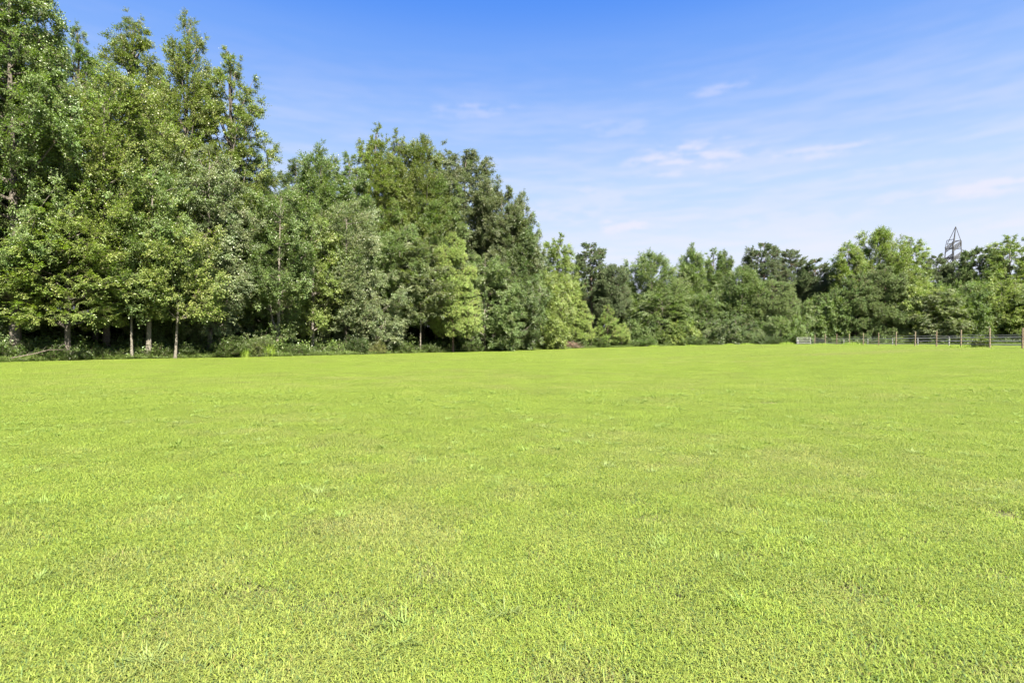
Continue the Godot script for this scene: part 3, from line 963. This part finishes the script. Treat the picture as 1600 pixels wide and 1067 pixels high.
const TREES := [
	["broadleaf_tree", "broad", "huge dark green tree at the left border, its top cut off by the frame", -37.7, -43.0, 31.6, 4.8, 6.0, "mid", 0.36, 1.00, 0.00, ""],
	["broadleaf_tree", "broad", "large light green tree with feathery rounded foliage near the left border", -35.0, -49.0, 24.9, 5.9, 7.1, "light", 0.29, 1.00, 0.00, ""],
	["tiered_broadleaf_tree", "layered", "low bright green spreading tree hanging over the fallen branch", -34.4, -44.0, 11.8, 4.3, 3.3, "light", 0.23, 1.15, 0.00, ""],
	["sapling", "layered", "slim sapling with a straight pale trunk, leftmost of the three bright trunks", -31.0, -46.3, 6.8, 1.5, 4.2, "mid", 0.12, 1.00, 0.00, ""],
	["broadleaf_tree", "broad", "tree with a thick pale grey trunk between two thinner pale saplings", -30.5, -47.6, 16.4, 3.1, 5.1, "mid", 0.21, 1.00, 0.02, ""],
	["broadleaf_tree", "broad", "slim leaning tree with pale trunk, rightmost of the three bright trunks", -28.6, -48.2, 11.7, 3.2, 4.4, "light", 0.11, 1.00, 0.06, ""],
	["broadleaf_tree", "broad", "silvery green rounded tree above the big bramble bush", -28.2, -53.0, 19.7, 3.9, 3.4, "silver", 0.24, 1.10, 0.00, ""],
	["forked_tree", "broad", "tree with a pale forked trunk standing alone at the lawn edge", -24.0, -58.0, 17.2, 3.7, 5.6, "mid", 0.19, 1.00, 0.03, ""],
	["broadleaf_tree", "broad", "light green bushy tree just right of the pale forked trunk", -22.5, -64.0, 16.1, 3.6, 3.5, "light", 0.20, 1.00, 0.00, ""],
	["broadleaf_tree", "broad", "grey green tree with a crooked pale limb showing midway up", -19.6, -67.0, 17.7, 4.4, 3.9, "silver", 0.22, 1.00, 0.00, ""],
	["broadleaf_tree", "broad", "small pale green tree with leaves down to the yellow weeds", -16.5, -69.0, 11.0, 3.5, 1.8, "silver", 0.10, 1.00, 0.00, ""],
	["tiered_broadleaf_tree", "layered", "dogwood-like small tree in pale tiers on a thin straight trunk", -11.8, -73.0, 14.7, 3.7, 4.6, "silver", 0.10, 1.00, 0.00, ""],
	["broadleaf_tree", "broad", "mid green tree left of the thin tiered tree", -14.6, -74.0, 16.7, 3.9, 4.2, "mid", 0.21, 1.00, 0.00, ""],
	["young_pine_tree", "youngpine", "young bright pine with drooping tufted branches at the forest edge", -7.9, -76.0, 15.7, 4.2, 3.2, "pinelight", 0.14, 1.68, 0.00, ""],
	["broadleaf_tree", "broad", "wide low green tree whose branches sweep down to the lawn, right of the young pine", -4.0, -84.0, 14.5, 6.1, 2.1, "mid", 0.18, 1.20, 0.00, ""],
	["broadleaf_tree", "broad", "dense green tree under the right shoulder of the left woods", 0.0, -92.0, 23.5, 4.9, 1.8, "dark", 0.28, 1.10, 0.00, ""],
	["broadleaf_tree", "broad", "light green tree ending the left woods beside the brush pile", 5.0, -104.0, 14.9, 5.8, 1.3, "light", 0.19, 1.20, 0.00, ""],
	["broadleaf_tree", "broad", "tall tree whose branches only enter at the upper left corner", -45.1, -46.0, 37.3, 5.2, 6.8, "mid", 0.42, 0.90, 0.00, ""],
	["tall_broadleaf_tree", "tulip", "tall tree rising just right of the huge dark left border tree", -47.4, -57.0, 34.9, 3.3, 11.3, "dark", 0.40, 0.90, 0.00, ""],
	["tall_broadleaf_tree", "tulip", "narrow tall tree behind the feathery light tree, its tip leftmost against blue sky", -45.8, -60.0, 34.6, 3.2, 11.8, "mid", 0.39, 0.90, 0.00, ""],
	["tall_broadleaf_tree", "tulip", "tallest plume-topped tree, left of the two highest tips", -39.9, -60.0, 36.1, 3.8, 11.8, "tulip", 0.41, 0.90, 0.00, ""],
	["tall_broadleaf_tree", "tulip", "tall tree with upright plumes, right of the two highest tips", -33.2, -58.0, 34.4, 3.2, 10.1, "tulip", 0.39, 0.85, 0.00, ""],
	["tall_broadleaf_tree", "tulip", "tall airy tree with open branches and sky showing through its right side", -29.9, -60.0, 33.0, 4.1, 10.4, "tulip", 0.38, 0.72, 0.00, ""],
	["broadleaf_tree", "broad", "tree stepping down from the tall group toward the gap of sky", -29.4, -64.0, 23.4, 3.4, 5.3, "mid", 0.28, 1.00, 0.00, ""],
	["tall_broadleaf_tree", "tulip", "dark narrow tree top beside the notch of sky", -28.9, -76.0, 26.5, 2.9, 10.3, "dark", 0.31, 1.00, 0.00, ""],
	["tall_broadleaf_tree", "tulip", "tall green tree right of the dark narrow tree top", -24.2, -72.0, 26.5, 3.5, 8.2, "mid", 0.31, 1.00, 0.00, ""],
	["tall_broadleaf_tree", "tulip", "green tree between two taller tips in the middle of the left woods", -21.7, -76.0, 26.5, 3.3, 8.6, "mid", 0.31, 1.00, 0.00, ""],
	["tall_broadleaf_tree", "tulip", "airy tree with forked top, left of the two mid-woods peaks", -19.8, -82.0, 32.4, 4.1, 9.1, "tulip", 0.37, 0.80, 0.00, ""],
	["tall_broadleaf_tree", "tulip", "slender airy tree with its peak in the mid-woods, second from the dark oak", -16.6, -83.0, 32.0, 3.1, 9.2, "tulip", 0.37, 0.80, 0.00, ""],
	["tall_broadleaf_tree", "tulip", "pointed tall tree immediately left of the dark round oak", -13.4, -85.0, 32.9, 4.1, 9.4, "tulip", 0.38, 0.90, 0.00, ""],
	["oak_tree", "broad", "big dark round-topped oak crown at the right end of the tall woods", -7.3, -90.0, 31.8, 7.3, 7.8, "oak", 0.36, 1.50, 0.00, ""],
	["broadleaf_tree", "broad", "dark sloping tree crown right of the big round oak", -1.6, -94.0, 27.4, 5.5, 4.9, "oak", 0.32, 1.40, 0.00, ""],
	["broadleaf_tree", "broad", "lowest crown on the right slope of the left woods", 1.4, -100.0, 21.8, 4.3, 2.9, "mid", 0.26, 1.10, 0.00, ""],
	["tall_broadleaf_tree", "tulip", "green tree filling the gap below the pointed tall tree", -11.2, -84.0, 27.1, 3.8, 7.4, "mid", 0.31, 1.00, 0.00, ""],
	["tall_broadleaf_tree", "tulip", "light green pointed tree at the start of the far treeline", 10.7, -132.0, 26.2, 4.8, 3.4, "lightfar", 0.31, 1.00, 0.00, ""],
	["pine_tree", "pine", "dark round-topped pine, first pine of the far treeline", 19.1, -136.0, 25.0, 4.1, 10.9, "pine", 0.29, 1.35, 0.00, ""],
	["broadleaf_tree", "broad", "yellow green tree standing before the dark round-topped pine", 10.7, -119.0, 16.0, 3.8, 1.3, "light", 0.20, 1.00, 0.00, ""],
	["young_pine_tree", "youngpine", "small bright pine, left of the three by the brush pile", 14.4, -117.0, 9.7, 2.2, 1.5, "pinelight", 0.09, 1.68, 0.00, ""],
	["young_pine_tree", "youngpine", "small bright pine, middle of the three by the brush pile", 19.9, -118.0, 8.5, 2.7, 1.4, "pinelight", 0.09, 1.68, 0.00, ""],
	["young_pine_tree", "youngpine", "smallest bright pine, right of the three by the brush pile", 23.0, -119.0, 4.9, 1.7, 1.2, "pinelight", 0.07, 1.68, 0.00, ""],
	["pine_tree", "pine", "shorter pine right of the dark round-topped pine", 23.8, -134.0, 19.5, 3.9, 6.2, "pine", 0.23, 1.49, 0.00, ""],
	["broadleaf_tree", "broad", "broad flat-topped green tree in the far treeline", 34.4, -140.0, 22.9, 8.5, 4.6, "mid", 0.27, 1.20, 0.00, ""],
	["tiered_broadleaf_tree", "layered", "low wide tree in front of the broad flat-topped tree", 33.9, -128.0, 12.7, 7.5, 0.8, "mid", 0.16, 1.20, 0.00, ""],
	["broadleaf_tree", "broad", "rounded leafy thicket tree right of the small bright pines", 27.9, -124.0, 5.7, 3.9, 0.7, "mid", 0.09, 1.20, 0.00, ""],
	["broadleaf_tree", "broad", "low leafy tree at the far lawn edge, below the wide tree", 36.3, -124.0, 4.8, 4.5, 0.6, "light", 0.09, 1.20, 0.00, ""],
	["tall_broadleaf_tree", "tulip", "slender tree right of the flat-topped tree, with rounded tip", 45.4, -144.0, 25.5, 3.2, 6.3, "mid", 0.30, 1.20, 0.00, ""],
	["tall_broadleaf_tree", "tulip", "narrow tree between two other narrow far tips, its tip pointed", 51.4, -145.0, 24.6, 2.9, 6.3, "mid", 0.29, 1.20, 0.00, ""],
	["tall_broadleaf_tree", "tulip", "thin dark tree top, third of the narrow far tips", 55.1, -146.0, 24.1, 2.3, 6.3, "dark", 0.28, 1.20, 0.00, ""],
	["broadleaf_tree", "broad", "mid green far tree under the narrow tips", 45.0, -131.0, 13.1, 5.9, 0.7, "mid", 0.17, 1.20, 0.00, ""],
	["broadleaf_tree", "broad", "green far tree left of the dark open pine", 52.7, -130.0, 18.6, 5.3, 0.7, "mid", 0.23, 1.20, 0.00, ""],
	["pine_tree", "pine", "dark open-crowned pine, tallest pine of the far treeline", 63.2, -142.0, 25.7, 5.3, 9.4, "pine", 0.30, 1.35, 0.00, ""],
	["pine_tree", "pine", "thin see-through pine right of the tallest far pine", 70.4, -143.0, 24.4, 3.5, 11.0, "pine", 0.29, 1.08, 0.00, ""],
	["pine_tree", "pine", "bushy olive pine below the tallest far pine", 58.8, -128.0, 14.3, 5.8, 0.6, "pineolive", 0.15, 1.62, 0.00, ""],
	["pine_tree", "pine", "round dark pine left of the big bright far tree", 74.9, -140.0, 21.6, 4.3, 6.1, "pine", 0.26, 1.49, 0.00, ""],
	["broadleaf_tree", "broad", "low dark green tree at the middle of the far lawn edge", 48.5, -123.0, 6.8, 6.1, 0.6, "dark", 0.11, 1.20, 0.00, ""],
	["broadleaf_tree", "broad", "low green tree just left of the fence gate", 57.7, -122.0, 6.5, 5.2, 0.6, "mid", 0.11, 1.20, 0.00, ""],
	["tall_broadleaf_tree", "tulip", "left shoulder tree of the big bright far crown", 78.2, -132.0, 24.2, 3.9, 5.8, "lightfar", 0.28, 1.10, 0.00, ""],
	["tall_broadleaf_tree", "tulip", "biggest bright green tree of the far treeline, its highest crown", 85.0, -131.0, 27.4, 6.2, 5.8, "lightfar", 0.32, 1.10, 0.00, ""],
	["tall_broadleaf_tree", "tulip", "bright far tree leaning toward the steel tower", 92.6, -133.0, 25.9, 3.9, 5.8, "lightfar", 0.30, 0.90, 0.04, ""],
	["pine_tree", "pine", "olive green pine behind the middle of the fence", 73.9, -122.0, 15.7, 4.7, 0.6, "pineolive", 0.16, 1.62, 0.00, ""],
	["broadleaf_tree", "broad", "green tree behind the far end of the fence", 68.4, -124.0, 11.7, 5.3, 0.6, "mid", 0.15, 1.20, 0.00, ""],
	["pine_tree", "pine", "tufted green pine below the biggest bright far tree", 79.7, -121.0, 16.9, 5.2, 0.6, "pineolive", 0.16, 1.62, 0.00, ""],
	["broadleaf_tree", "broad", "yellow green tree right of the tufted pine behind the fence", 84.5, -120.0, 13.4, 5.4, 0.6, "light", 0.17, 1.20, 0.00, ""],
	["pine_tree", "pine", "dark pine at the left foot of the steel tower", 103.2, -138.0, 22.2, 4.0, 6.0, "pine", 0.26, 1.49, 0.00, ""],
	["broadleaf_tree", "broad", "tree crown in front of the steel tower legs", 110.0, -140.0, 20.9, 4.1, 6.1, "mid", 0.25, 1.10, 0.00, ""],
	["pine_tree", "pine", "rounded olive pine right of the steel tower", 108.8, -132.0, 22.6, 5.4, 5.8, "pineolive", 0.27, 1.62, 0.00, ""],
	["tall_broadleaf_tree", "tulip", "bright yellow green tree at the right border, upper crown", 112.4, -128.0, 24.7, 6.3, 5.6, "lightfar", 0.29, 1.00, 0.00, ""],
	["tiered_broadleaf_tree", "layered", "pale whitish green tree behind the fence", 86.9, -116.0, 11.6, 5.0, 0.6, "silver", 0.15, 1.20, 0.00, ""],
	["broadleaf_tree", "broad", "full green tree behind the right half of the fence", 93.5, -117.0, 13.5, 5.8, 0.6, "mid", 0.17, 1.20, 0.00, ""],
	["broadleaf_tree", "broad", "light rounded tree behind the last fence posts", 99.1, -115.0, 13.8, 5.4, 0.6, "light", 0.18, 1.20, 0.00, ""],
	["tiered_broadleaf_tree", "layered", "low spreading tree at the right border behind the fence", 103.7, -113.0, 12.5, 5.9, 0.6, "mid", 0.16, 1.20, 0.00, ""],
	["tall_broadleaf_tree", "tulip", "bright tree mostly cut off by the right border, upper crown", 118.1, -126.0, 22.6, 5.7, 5.5, "lightfar", 0.27, 0.90, 0.00, ""],
	["broadleaf_tree", "broad", "green tree mostly cut off by the right border behind the spreading tree", 112.3, -116.0, 14.9, 6.5, 0.6, "mid", 0.19, 1.00, 0.00, ""],]
